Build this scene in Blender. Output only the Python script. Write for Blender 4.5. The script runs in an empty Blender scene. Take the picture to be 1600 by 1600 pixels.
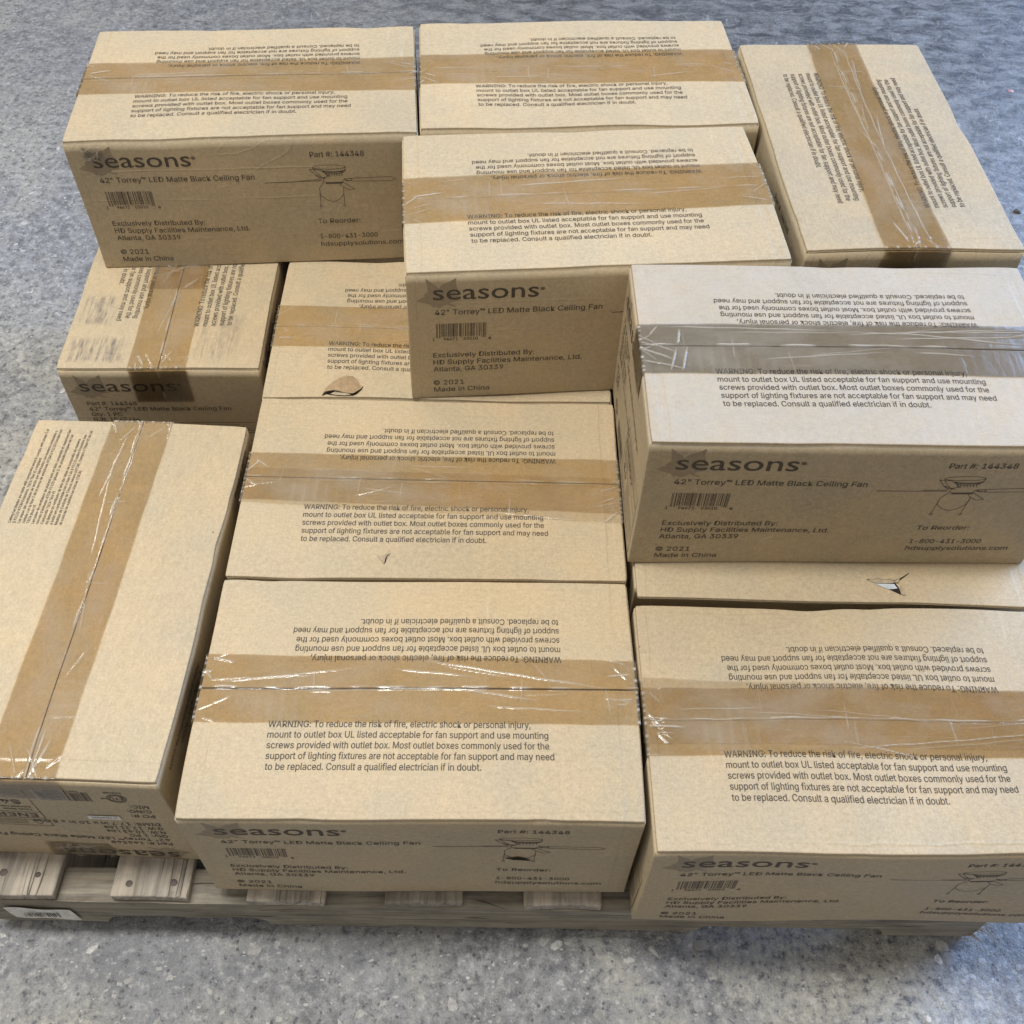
import bpy, math, random
import numpy as np
from mathutils import Vector, Matrix
from mathutils.geometry import tessellate_polygon

R = math.radians
scene = bpy.context.scene
COL = scene.collection

# ------------------------------------------------------------------ camera
FLOOR_TO_DECK = 0.105
CAM_H = 1.2522 + FLOOR_TO_DECK
pitch, roll = R(48.318), R(2.021)
fw = Vector((0, math.cos(pitch), -math.sin(pitch)))
up = Vector((0, math.sin(pitch), math.cos(pitch)))
rt = Vector((1, 0, 0))
r2 = rt * math.cos(roll) + up * math.sin(roll)
u2 = -rt * math.sin(roll) + up * math.cos(roll)
cd = bpy.data.cameras.new('camera')
cd.sensor_width = 36.0
cd.lens = 36.0 * 1674.0 / 1600.0
cd.shift_x = -3.2 / 1600.0
cd.shift_y = -194.5 / 1600.0
cd.clip_start = 0.02
cd.clip_end = 200
cam = bpy.data.objects.new('camera', cd)
M = Matrix((r2, u2, -fw)).transposed().to_4x4()
M.translation = Vector((0, 0, CAM_H))
cam.matrix_world = M
COL.objects.link(cam)
scene.camera = cam

# ------------------------------------------------------------------ light
scene.view_settings.view_transform = 'Standard'
scene.view_settings.look = 'None'
scene.view_settings.gamma = 1.0
scene.view_settings.exposure = 0.0
scene.view_settings.use_curve_mapping = False

w = bpy.data.worlds.new('World')
scene.world = w
w.use_nodes = True
w.node_tree.nodes['Background'].inputs[0].default_value = (1.0, 0.93, 0.835, 1)
w.node_tree.nodes['Background'].inputs[1].default_value = 1.0
_tc = w.node_tree.nodes.new('ShaderNodeTexCoord')
_sx = w.node_tree.nodes.new('ShaderNodeSeparateXYZ')
_mr = w.node_tree.nodes.new('ShaderNodeMapRange')
w.node_tree.links.new(_tc.outputs['Generated'], _sx.inputs[0])
w.node_tree.links.new(_sx.outputs[2], _mr.inputs[0])
_mr.interpolation_type = 'SMOOTHSTEP'
for _i, _v in ((1, 0.10), (2, 0.55), (3, 0.085), (4, 0.555)):      # dim walls low down, the pale ceiling above
    _mr.inputs[_i].default_value = _v
w.node_tree.links.new(_mr.outputs[0], w.node_tree.nodes['Background'].inputs[1])


def area(name, loc, target, sx, sy, power, color, spread=180):
    ld = bpy.data.lights.new(name, 'AREA')
    ld.shape = 'RECTANGLE'
    ld.size, ld.size_y = sx, sy
    ld.energy = power
    ld.color = color
    ld.spread = R(spread)
    o = bpy.data.objects.new(name, ld)
    o.location = loc
    d = Vector(target) - Vector(loc)
    o.rotation_euler = d.to_track_quat('-Z', 'Y').to_euler()
    COL.objects.link(o)
    return o


WARM = (1.0, 0.965, 0.90)
for lx, ly, pw in ((-2.3, 0.80, 78), (-0.70, 0.74, 103), (-3.9, 3.9, 52)):
    area('ceiling_lamp', (lx, ly, 4.3), (lx, ly, 0), 1.3, 0.5, pw, WARM)
# the open bay door, behind and to the right
area('bay_door_daylight', (2.9, 2.3, 1.5), (0.3, 0.7, 0.25), 2.2, 2.6, 205, (0.34, 0.56, 1.0))


# ------------------------------------------------------------------ materials
class N:
    def __init__(self, name):
        self.m = bpy.data.materials.new(name)
        self.m.use_nodes = True
        self.t = self.m.node_tree
        self.t.nodes.clear()
        self.out = self.t.nodes.new('ShaderNodeOutputMaterial')

    def n(self, typ, inp=None, **kw):
        nd = self.t.nodes.new('ShaderNode' + typ)
        for k, v in kw.items():
            setattr(nd, k, v)
        if inp:
            for k, v in inp.items():
                s = nd.inputs[k]
                if isinstance(v, bpy.types.NodeSocket):
                    self.t.links.new(v, s)
                else:
                    s.default_value = v
        return nd

    def link(self, a, b):
        self.t.links.new(a, b)

    def surf(self, s):
        self.link(s, self.out.inputs['Surface'])

    def obj(self):
        return self.n('TexCoord').outputs['Object']

    def mapped(self, vec, scale=(1, 1, 1), loc=(0, 0, 0)):
        return self.n('Mapping', {'Vector': vec, 'Scale': scale, 'Location': loc}).outputs[0]

    def noise(self, vec, scale, detail=3, rough=0.55, dist=0.0):
        return self.n('TexNoise', {'Vector': vec, 'Scale': scale, 'Detail': detail, 'Roughness': rough,
                                   'Distortion': dist}).outputs[0]

    def math(self, op, a, b=0.0, c=0.0, clamp=False):
        return self.n('Math', {0: a, 1: b, 2: c}, operation=op, use_clamp=clamp).outputs[0]

    def ramp(self, v, lo, hi, a=0.0, b=1.0, smooth=False):
        return self.n('MapRange', {0: v, 1: lo, 2: hi, 3: a, 4: b}, clamp=True,
                      interpolation_type='SMOOTHSTEP' if smooth else 'LINEAR').outputs[0]

    def mix(self, f, a, b, mode='MIX'):
        nd = self.n('Mix', data_type='RGBA', blend_type=mode, clamp_factor=True)
        for i, v in ((0, f), (6, a), (7, b)):
            if isinstance(v, bpy.types.NodeSocket):
                self.link(v, nd.inputs[i])
            else:
                if i and len(v) == 3:
                    v = (*v, 1)
                nd.inputs[i].default_value = v
        return nd.outputs[2]

    def attr(self, name, typ='OBJECT'):
        return self.n('Attribute', attribute_name=name, attribute_type=typ)


KRAFT = (0.452, 0.378, 0.259)


def kraft_color(b):
    v = b.obj()
    tone = b.attr('tone').outputs['Fac']
    vv = b.n('VectorMath', {0: v, 1: b.n('CombineXYZ', {0: tone, 1: tone, 2: tone}).outputs[0]}, operation='MULTIPLY_ADD')
    b.t.links.new(v, vv.inputs[2])
    vv.inputs[0].default_value = (37, 19, 53)
    for l in list(b.t.links):
        if l.to_socket == vv.inputs[0]:
            b.t.links.remove(l)
    vv = vv.outputs[0]
    fine = b.noise(vv, 420, 3, 0.7)
    spk = b.noise(b.mapped(vv, (1, 1.4, 1)), 150, 4, 0.65)
    blot = b.noise(vv, 11, 3, 0.6)
    big = b.noise(vv, 3.2, 2, 0.5)
    f = b.math('ADD', b.ramp(fine, 0.3, 0.7, 0.88, 1.12), b.ramp(spk, 0.3, 0.7, -0.085, 0.085))
    f = b.math('ADD', f, b.ramp(blot, 0.3, 0.7, -0.055, 0.055))
    f = b.math('ADD', f, b.ramp(big, 0.3, 0.7, -0.05, 0.05))
    f = b.math('ADD', f, b.math('MULTIPLY', tone, 0.10))
    c = b.mix(b.ramp(blot, 0.35, 0.65), KRAFT, (KRAFT[0] * 1.02, KRAFT[1] * 0.965, KRAFT[2] * 0.9))
    c = b.n('VectorMath', {0: c, 1: b.n('CombineXYZ', {0: f, 1: f, 2: f}).outputs[0]}, operation='MULTIPLY').outputs[0]
    # rub marks and handling dirt
    rub = b.noise(b.mapped(vv, (1, 5, 3)), 13, 5, 0.7, 1.2)
    where = b.ramp(b.noise(vv, 4.2, 3, .6), 0.54, 0.68)
    c = b.mix(b.math('MULTIPLY', b.ramp(rub, .58, .70, 0, .28), where), c, (0.22, 0.17, 0.12))
    rub2 = b.noise(b.mapped(vv, (4, 1, 3), (3, 1, 2)), 11, 5, 0.7, 1.0)
    c = b.mix(b.math('MULTIPLY', b.ramp(rub2, .60, .70, 0, .35), b.ramp(b.noise(vv, 5.1, 2), .5, .62)), c, (0.62, 0.53, 0.40))
    # stray dark specks in the paper
    sp = b.n('TexVoronoi', {'Vector': vv, 'Scale': 26.0}, feature='F1')
    rnd = b.n('SeparateColor', {0: sp.outputs['Color']}).outputs[0]
    d = b.math('MULTIPLY', b.math('LESS_THAN', sp.outputs['Distance'], 0.028), b.math('GREATER_THAN', rnd, 0.86))
    c = b.mix(b.math('MULTIPLY', d, 0.7), c, (0.06, 0.045, 0.035))
    return v, vv, c, fine, spk, blot


def mat_kraft(name='kraft_cardboard', scuffs=None, daylit=0.0, wrinkle=0.25):
    b = N(name)
    v, vv, c, fine, spk, blot = kraft_color(b)
    sx = b.n('SeparateXYZ', {0: v})
    # pale bloom painted on top faces for daylight sheen, along with dust
    if daylit:
        dn = b.noise(b.mapped(vv, (1, 1, 1)), 24, 5, 0.65)
        nz = b.n('SeparateXYZ', {0: b.n('NewGeometry').outputs['Normal']}).outputs[2]
        dm = b.math('MULTIPLY', b.ramp(dn, 0.25, 0.75, 0.45, 1.0), b.ramp(nz, 0.5, 0.9, 0, daylit))
        c = b.mix(dm, c, (0.44, 0.43, 0.415))
    if scuffs:
        ln = b.noise(b.mapped(vv, (1, 9, 1)), 30, 3, 0.6)
        ln2 = b.noise(vv, 90, 3, 0.6)
        for (x0, x1, y0, y1, amt) in scuffs:
            mx = b.math('MULTIPLY', b.ramp(sx.outputs[0], x0, x0 + .012, 0, 1, True), b.ramp(sx.outputs[0], x1 - .012, x1, 1, 0, True))
            my = b.math('MULTIPLY', b.ramp(sx.outputs[1], y0, y0 + .015, 0, 1, True), b.ramp(sx.outputs[1], y1 - .015, y1, 1, 0, True))
            mm = b.math('MULTIPLY', b.math('MULTIPLY', mx, my), b.math('GREATER_THAN', sx.outputs[2], .2))
            mm = b.math('MULTIPLY', mm, b.math('MULTIPLY', b.ramp(ln, 0.42, 0.6, 0, amt), b.ramp(ln2, .3, .6, .3, 1)))
            c = b.mix(mm, c, (0.13, 0.115, 0.11))
    # flutes showing through, shallow waves, fibre
    wv = b.n('TexWave', {'Vector': v, 'Scale': 24.0, 'Distortion': 0.6, 'Detail': 1.0, 'Detail Scale': 2.0},
             wave_type='BANDS', bands_direction='X', wave_profile='SIN').outputs[1]
    wr = b.noise(b.mapped(vv, (1, 2.2, 1)), 9, 2, 0.5, 0.8)
    rid = b.math('ABSOLUTE', b.math('SUBTRACT', wr, 0.5))
    rid = b.ramp(rid, 0, 0.02, 1, 0, True)
    keep = b.ramp(b.noise(vv, 4, 1), 0.55, 0.7)
    h = b.math('ADD', b.math('MULTIPLY', wv, 0.13), b.math('MULTIPLY', fine, 0.26))
    h = b.math('ADD', h, b.math('MULTIPLY', b.noise(vv, 14, 2), 1.6))
    h = b.math('ADD', h, b.math('MULTIPLY', b.math('MULTIPLY', rid, keep), wrinkle))
    ax = b.math('ABSOLUTE', sx.outputs[0])
    wob = b.math('MULTIPLY', b.math('SUBTRACT', b.noise(v, 18, 2), .5), .004)
    ax = b.math('ADD', ax, wob)
    on = b.ramp(b.noise(b.mapped(vv, (1, 1, 1), (2, 5, 1)), 5, 1), 0.40, 0.52)
    cr = b.math('ADD', b.ramp(ax, .2035, .2055, 1, 0, True), b.math('MULTIPLY', b.ramp(ax, .2125, .214, 0, 1, True), .7))
    ny = b.math('ABSOLUTE', b.n('SeparateXYZ', {0: b.n('NewGeometry').outputs['Normal']}).outputs[2])
    h = b.math('ADD', h, b.math('MULTIPLY', b.math('MULTIPLY', cr, on), 0.55))
    ay = b.math('ADD', b.math('ABSOLUTE', sx.outputs[1]), b.math('MULTIPLY', b.math('SUBTRACT', b.noise(b.mapped(vv, (1, .2, 1)), 11, 3), .5), .012))
    ly = b.ramp(b.math('ABSOLUTE', b.math('SUBTRACT', ay, .1215)), 0, .0022, 1, 0, True)
    h = b.math('ADD', h, b.math('MULTIPLY', b.math('MULTIPLY', ly, b.ramp(b.noise(vv, 3.7, 1), .50, .60)), .5))
    # shallow knocks
    kv = b.n('TexVoronoi', {'Vector': vv, 'Scale': 7.0}, feature='F1')
    kr = b.n('SeparateColor', {0: kv.outputs['Color']}).outputs[0]
    kn = b.math('MULTIPLY', b.ramp(kv.outputs['Distance'], 0.0, 0.16, 1, 0, True), b.math('GREATER_THAN', kr, .72))
    h = b.math('SUBTRACT', h, b.math('MULTIPLY', kn, 1.3))
    # a few crush lines running round the carton
    zl = b.math('ADD', sx.outputs[2], b.math('MULTIPLY', b.math('SUBTRACT', b.noise(vv, 5, 2), .5), .012))
    for zz in (.052, .118, .165):
        ln_ = b.ramp(b.math('ABSOLUTE', b.math('SUBTRACT', zl, zz)), 0, .0022, 1, 0, True)
        h = b.math('ADD', h, b.math('MULTIPLY', b.math('MULTIPLY', ln_, b.ramp(b.noise(b.mapped(vv, (1, 1, .3)), 7, 1), .46, .58)), .35))
    bp = b.n('Bump', {'Height': h, 'Strength': 0.6, 'Distance': 0.0013})
    p = b.n('BsdfPrincipled', {'Base Color': c, 'Roughness': 0.62, 'Normal': bp.outputs[0],
                               'Specular IOR Level': 0.42, 'Sheen Weight': 0.0})
    b.surf(p.outputs[0])
    return b.m


def mat_ink(name, dark, amount):
    b = N(name)
    v, vv, c, fine, spk, blot = kraft_color(b)
    f = b.math('MULTIPLY', b.ramp(b.noise(vv, 700, 2), 0.35, 0.62, 1.0, 0.86), amount)
    c = b.mix(f, c, dark)
    p = b.n('BsdfPrincipled', {'Base Color': c, 'Roughness': 0.6, 'Specular IOR Level': 0.4})
    b.surf(p.outputs[0])
    return b.m


def mat_tape(name, tint, gloss=0.16, tex=1.0):
    b = N(name)
    v = b.obj()
    wv = b.n('TexWave', {'Vector': v, 'Scale': 24.0, 'Distortion': 0.8, 'Detail': 1.0, 'Detail Scale': 3.0},
             wave_type='BANDS', bands_direction='X').outputs[1]
    n1 = b.noise(b.mapped(v, (1, .35, 1)), 30, 3, 0.6, 0.5)
    stk = b.noise(b.mapped(v, (1, 14, 1)), 16, 3, 0.6)
    fine = b.noise(v, 260, 3, 0.6)
    h = b.math('ADD', b.math('MULTIPLY', wv, 0.05), b.math('MULTIPLY', n1, 0.8))
    h = b.math('ADD', h, b.math('MULTIPLY', fine, 0.05))
    bp = b.n('Bump', {'Height': h, 'Strength': 0.5 * tex, 'Distance': 0.0011})
    lift = b.attr('lift', 'GEOMETRY').outputs['Fac']
    var = b.ramp(b.noise(v, 13, 3), 0.3, 0.7, 0.97, 1.03)
    tc = b.n('VectorMath', {0: (*tint,), 1: b.n('CombineXYZ', {0: var, 1: var, 2: var}).outputs[0]}, operation='MULTIPLY').outputs[0]
    tr = b.n('BsdfTransparent', {'Color': tc})
    haze = b.n('BsdfDiffuse', {'Color': (0.62, 0.585, 0.52, 1), 'Normal': bp.outputs[0]})
    # air under the unwetted film, plus glare and crease glints painted as pale haze
    air = b.math('MULTIPLY', b.ramp(stk, 0.60, 0.74, 0, 0.16), b.ramp(b.noise(v, 9, 2), 0.5, 0.66))
    comb = b.math('MULTIPLY', b.ramp(wv, 0.55, 0.95, 0, 0.06), b.ramp(b.noise(v, 6.5, 2), 0.52, 0.68))
    hz = b.math('MAXIMUM', b.math('MAXIMUM', air, comb), b.math('MULTIPLY', lift, 0.65))
    hz = b.math('ADD', hz, b.ramp(b.noise(b.mapped(v, (1, 1.6, 1), (4, 2, 0)), 12, 4, .6), .46, .70, .008, .13), clamp=True)  # broad soft glare patches painted into the tape colour
    m1 = b.n('MixShader', {0: hz, 1: tr.outputs[0], 2: haze.outputs[0]})
    gl = b.n('BsdfGlossy', {'Color': (1, 1, 1, 1), 'Roughness': gloss, 'Normal': bp.outputs[0]})
    fr = b.n('Fresnel', {'IOR': 1.48, 'Normal': bp.outputs[0]})
    m2 = b.n('MixShader', {0: fr.outputs[0], 1: m1.outputs[0], 2: gl.outputs[0]})
    b.surf(m2.outputs[0])
    return b.m


def mat_wood(name, axis, tone=1.0, warm=0.0):
    b = N(name)
    v = b.obj()
    rnd = b.n('ObjectInfo').outputs['Random']
    off = b.n('CombineXYZ', {0: b.math('MULTIPLY', rnd, 7.0), 1: b.math('MULTIPLY', rnd, 13.0), 2: rnd}).outputs[0]
    v = b.n('VectorMath', {0: v, 1: off}, operation='ADD').outputs[0]
    s = (1, 0.06, 1) if axis == 'y' else (0.06, 1, 1)
    bt = b.ramp(rnd, 0, 1, .78, 1.08)
    g = b.noise(b.mapped(v, s), 130, 4, 0.65, 0.4)
    g2 = b.noise(b.mapped(v, s), 34, 3, 0.6, 1.0)
    blot = b.noise(v, 16, 4, 0.6)
    c = b.mix(b.ramp(g, 0.3, 0.7), (0.10 * tone, 0.091 * tone, 0.081 * tone), (0.345 * tone, 0.325 * tone, (0.295 - warm) * tone))
    c = b.mix(b.ramp(g2, 0.42, 0.62, 0, .6), c, (0.30 * tone, 0.265 * tone, (0.225 - warm) * tone))
    c = b.mix(b.ramp(blot, 0.5, 0.72, 0, 0.45), c, (0.12, 0.108, 0.10))
    cr = b.noise(b.mapped(v, (s[0] * 1, s[1] * .5, 1)), 55, 2, 0.5, 0.2)
    crack = b.ramp(b.math('ABSOLUTE', b.math('SUBTRACT', cr, 0.5)), 0.0, 0.011, 1, 0)
    crack = b.math('MULTIPLY', crack, b.ramp(b.noise(v, 9, 1), 0.50, 0.58))
    dirt = b.ramp(b.noise(v, 38, 5, .7), .54, .70, 0, .35)
    c = b.mix(dirt, c, (0.10, 0.092, 0.084))
    c = b.mix(b.math('MULTIPLY', crack, .9), c, (0.03, 0.026, 0.022))
    c = b.n('VectorMath', {0: c, 1: b.n('CombineXYZ', {0: bt, 1: b.math('MULTIPLY', bt, .985), 2: b.math('MULTIPLY', bt, .95)}).outputs[0]}, operation='MULTIPLY').outputs[0]
    h = b.math('SUBTRACT', b.math('MULTIPLY', g, .5), crack)
    bp = b.n('Bump', {'Height': h, 'Strength': 0.7, 'Distance': 0.0015})
    p = b.n('BsdfPrincipled', {'Base Color': c, 'Roughness': 0.75, 'Normal': bp.outputs[0], 'Specular IOR Level': 0.3})
    b.surf(p.outputs[0])
    return b.m


def mat_plain(name, col, rough=0.6, metal=0.0, spec=0.4):
    b = N(name)
    v = b.obj()
    f = b.ramp(b.noise(v, 160, 3), 0.3, 0.7, 0.82, 1.15)
    c = b.n('VectorMath', {0: col, 1: b.n('CombineXYZ', {0: f, 1: f, 2: f}).outputs[0]}, operation='MULTIPLY').outputs[0]
    p = b.n('BsdfPrincipled', {'Base Color': c, 'Roughness': rough, 'Metallic': metal, 'Specular IOR Level': spec})
    b.surf(p.outputs[0])
    return b.m


def mat_floor():
    b = N('worn_concrete')
    v = b.obj()
    sp = b.n('SeparateXYZ', {0: v})
    big = b.noise(v, 1.1, 4, 0.6, 0.4)
    mid = b.noise(v, 5.5, 5, 0.62, 0.6)
    cl = b.noise(v, 24, 6, 0.68, 0.5)
    grit = b.noise(v, 95, 5, 0.72)
    fine = b.noise(v, 420, 3, 0.7)
    sharp = b.noise(v, 42, 8, 0.78, 0.3)
    base = b.mix(b.ramp(sharp, 0.41, 0.59), (0.09, 0.098, 0.116), (0.385, 0.395, 0.418))
    base = b.mix(b.ramp(cl, 0.42, 0.62, 0, .45), base, (0.28, 0.287, 0.305))
    base = b.mix(b.ramp(mid, 0.44, 0.66, 0, 0.35), base, (0.235, 0.24, 0.245))
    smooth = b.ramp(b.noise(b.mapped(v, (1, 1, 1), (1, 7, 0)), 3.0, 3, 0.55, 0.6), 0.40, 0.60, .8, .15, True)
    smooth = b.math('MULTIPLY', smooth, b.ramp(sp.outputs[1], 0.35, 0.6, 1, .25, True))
    cloud = b.mix(b.ramp(b.noise(v, 9, 4, .6, .5), .34, .66), (0.20, 0.214, 0.243), (0.335, 0.35, 0.382))
    base = b.mix(smooth, base, cloud)
    # sanded tan-grey patches where the paste has worn off
    worn = b.ramp(b.noise(b.mapped(v, (1, 1, 1), (3, 1, 0)), 3.4, 4, 0.6, 0.7), 0.47, 0.60)
    base = b.mix(b.math('MULTIPLY', worn, b.ramp(grit, 0.38, 0.58)), base, (0.40, 0.395, 0.365))
    base = b.mix(b.ramp(grit, 0.54, 0.65, 0, 0.7), base, (0.50, 0.507, 0.52))
    base = b.mix(b.ramp(grit, 0.45, 0.34, 0, 0.75), base, (0.06, 0.063, 0.074))
    # the far floor still carries a dark sealer, rubbed through in scrapes
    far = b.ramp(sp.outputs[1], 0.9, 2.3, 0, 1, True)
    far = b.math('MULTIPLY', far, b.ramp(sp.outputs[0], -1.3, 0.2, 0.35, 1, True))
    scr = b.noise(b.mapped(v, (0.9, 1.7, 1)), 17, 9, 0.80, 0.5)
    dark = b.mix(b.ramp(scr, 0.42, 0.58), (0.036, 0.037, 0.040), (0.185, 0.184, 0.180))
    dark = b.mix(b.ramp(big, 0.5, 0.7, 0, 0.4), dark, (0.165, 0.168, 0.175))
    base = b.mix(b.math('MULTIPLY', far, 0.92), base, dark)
    # dark pits
    pv = b.n('TexVoronoi', {'Vector': v, 'Scale': 95.0}, feature='F1')
    pr = b.n('SeparateColor', {0: pv.outputs['Color']}).outputs[0]
    pit = b.math('MULTIPLY', b.math('LESS_THAN', pv.outputs['Distance'], 0.17), b.math('GREATER_THAN', pr, 0.72))
    base = b.mix(b.math('MULTIPLY', pit, 0.6), base, (0.045, 0.045, 0.05))
    # small pale aggregate
    wv = b.n('VectorMath', {0: b.noise(v, 60, 2), 1: (0.012, 0.012, 0.012)}, operation='MULTIPLY').outputs[0]
    vd = b.n('VectorMath', {0: v, 1: wv}, operation='ADD').outputs[0]
    for sc, thr, prob, col in ((70, 0.26, 0.80, (0.50, 0.50, 0.50)), (150, 0.30, 0.82, (0.55, 0.56, 0.58))):
        av = b.n('TexVoronoi', {'Vector': b.mapped(vd, (1, 1.5, 1)), 'Scale': float(sc)}, feature='F1', distance='CHEBYCHEV')
        ar = b.n('SeparateColor', {0: av.outputs['Color']})
        am = b.math('MULTIPLY', b.math('LESS_THAN', av.outputs['Distance'], b.math('MULTIPLY', ar.outputs[1], thr)), b.math('GREATER_THAN', ar.outputs[0], prob))
        am = b.math('MULTIPLY', am, b.math('SUBTRACT', 0.75, b.math('MULTIPLY', far, 0.6)))
        base = b.mix(am, base, col)
    # hairline scratches
    sn = b.noise(b.mapped(v, (1.0, .25, 1)), 7, 3, 0.6, 1.6)
    sc_ = b.ramp(b.math('ABSOLUTE', b.math('SUBTRACT', sn, 0.5)), 0, 0.0035, 1, 0)
    sc_ = b.math('MULTIPLY', sc_, b.ramp(cl, 0.48, 0.58))
    base = b.mix(b.math('MULTIPLY', sc_, .45), base, (0.5, 0.5, 0.5))
    ff = b.ramp(fine, 0.3, 0.7, 0.85, 1.15)
    base = b.n('VectorMath', {0: base, 1: b.n('CombineXYZ', {0: ff, 1: ff, 2: ff}).outputs[0]}, operation='MULTIPLY').outputs[0]
    h = b.math('ADD', b.math('MULTIPLY', grit, 1.1), b.math('MULTIPLY', cl, 2.0))
    h = b.math('ADD', h, b.math('MULTIPLY', fine, 0.3))
    h = b.math('SUBTRACT', h, b.math('MULTIPLY', pit, 0.5))
    bp = b.n('Bump', {'Height': h, 'Strength': 0.75, 'Distance': 0.0045})
    p = b.n('BsdfPrincipled', {'Base Color': base, 'Roughness': b.ramp(cl, .3, .7, .42, .65), 'Normal': bp.outputs[0],
                               'Specular IOR Level': 0.45})
    b.surf(p.outputs[0])
    return b.m


def mat_chip():
    b = N('exposed_aggregate')
    v = b.obj()
    t = b.attr('shade', 'GEOMETRY').outputs['Fac']
    n = b.noise(v, 140, 4, 0.65)
    c = b.mix(t, (0.26, 0.26, 0.26), (0.62, 0.62, 0.62))
    c = b.mix(b.ramp(n, 0.36, 0.58, .65, 0), c, (0.20, 0.205, 0.215))
    p = b.n('BsdfPrincipled', {'Base Color': c, 'Roughness': 0.6, 'Specular IOR Level': 0.4})
    b.surf(p.outputs[0])
    return b.m


M_KRAFT = mat_kraft()
M_KRAFT_DAYLIT = mat_kraft('daylit_dusty_kraft', daylit=0.55)
M_KRAFT_SCUFFED = mat_kraft('scuffed_kraft_cardboard', scuffs=[(-.218, -.165, .045, .128, .85), (-.15, -.085, .072, .128, .8), (-.215, -.12, -.105, -.035, .45), (-.06, .05, .112, .128, .5)])
M_INK = mat_ink('printing_ink', (0.022, 0.019, 0.020), 0.97)
M_LEAF = mat_ink('pale_leaf_ink', (0.12, 0.09, 0.07), 0.50)
M_TAPE = mat_tape('tan_packing_tape', (0.83, 0.768, 0.655))
M_TAPE_THIN = mat_tape('thin_overlapping_tape', (0.94, 0.915, 0.87))
M_TAPE_CLEAR = mat_tape('clear_packing_tape', (0.645, 0.65, 0.66), 0.13, 1.0)
M_WOOD_Y = mat_wood('weathered_deck_wood', 'y', 1.6)
M_WOOD_X = mat_wood('weathered_stringer_wood', 'x', 1.2, 0.02)
M_NAIL = mat_plain('rusty_nail_head', (0.085, 0.070, 0.062), 0.55, 0.3)
M_PAPER = mat_plain('crumpled_white_label', (0.74, 0.735, 0.71), 0.6)
M_HOLE_OR_SHADOW = mat_plain('dark_hole_or_shadow', (0.028, 0.022, 0.018), 0.9, 0, 0.1)
M_TORN = mat_plain('torn_inner_kraft', (0.35, 0.25, 0.15), 0.85)
M_TORN_PALE = mat_plain('torn_paper_edge', (0.38, 0.315, 0.225), 0.85)
M_FOAM = mat_plain('white_inner_packing', (0.50, 0.55, 0.60), 0.5)
M_STRAW = mat_plain('splintered_wood', (0.30, 0.225, 0.13), 0.8)
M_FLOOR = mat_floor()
M_CHIP = mat_chip()


# ------------------------------------------------------------------ mesh tools
class Geo:
    """Collects numpy vertex blocks with a material slot each."""

    def __init__(self):
        self.v, self.f, self.mi, self.nv, self.att = [], [], [], 0, {}

    def add(self, v, f, mi=0, att=None):
        v = np.asarray(v, float).reshape(-1, 3)
        self.v.append(v)
        for q in f:
            self.f.append(tuple(int(i) + self.nv for i in q))
        self.mi += [mi] * len(f)
        self.att.setdefault('a', []).append(np.zeros(len(v)) if att is None else np.asarray(att, float))
        self.nv += len(v)

    def build(self, name, mats, parent=None, smooth=True, deform=None, attname=None):
        V = np.concatenate(self.v)
        if deform is not None:
            V = deform(V)
        me = bpy.data.meshes.new(name)
        me.from_pydata(V.tolist(), [], self.f)
        for m in mats:
            me.materials.append(m)
        me.polygons.foreach_set('material_index', np.array(self.mi, dtype=np.int32))
        me.polygons.foreach_set('use_smooth', np.full(len(self.f), smooth))
        if attname:
            a = me.attributes.new(attname, 'FLOAT', 'POINT')
            a.data.foreach_set('value', np.concatenate(self.att['a']).astype(np.float32))
        me.update()
        o = bpy.data.objects.new(name, me)
        COL.objects.link(o)
        if parent is not None:
            o.parent = parent
        return o


_text_cache = {}
try:                                    # the sans serif face that ships inside Blender itself
    import os
    SANS = bpy.data.fonts.load(os.path.join(bpy.utils.system_resource('DATAFILES', path='fonts'), 'Inter.woff2'))
    CAP = 0.5087
except Exception:
    SANS = None
    CAP = 0.682


def text_mesh(s):
    if s not in _text_cache:
        c = bpy.data.curves.new('text', 'FONT')
        c.body = s
        c.resolution_u = 3
        c.size = 40.0
        if SANS and s != 'seasons':
            c.font = SANS
        o = bpy.data.objects.new('text', c)
        COL.objects.link(o)
        bpy.context.view_layer.update()
        m = o.to_mesh()
        v = np.array([p.co[:] for p in m.vertices])[:, :2] / 40.0
        f = [tuple(p.vertices) for p in m.polygons]
        o.to_mesh_clear()
        bpy.data.objects.remove(o)
        bpy.data.curves.remove(c)
        v[:, 0] -= v[:, 0].min()
        _text_cache[s] = (v, f)
    return _text_cache[s]


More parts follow.
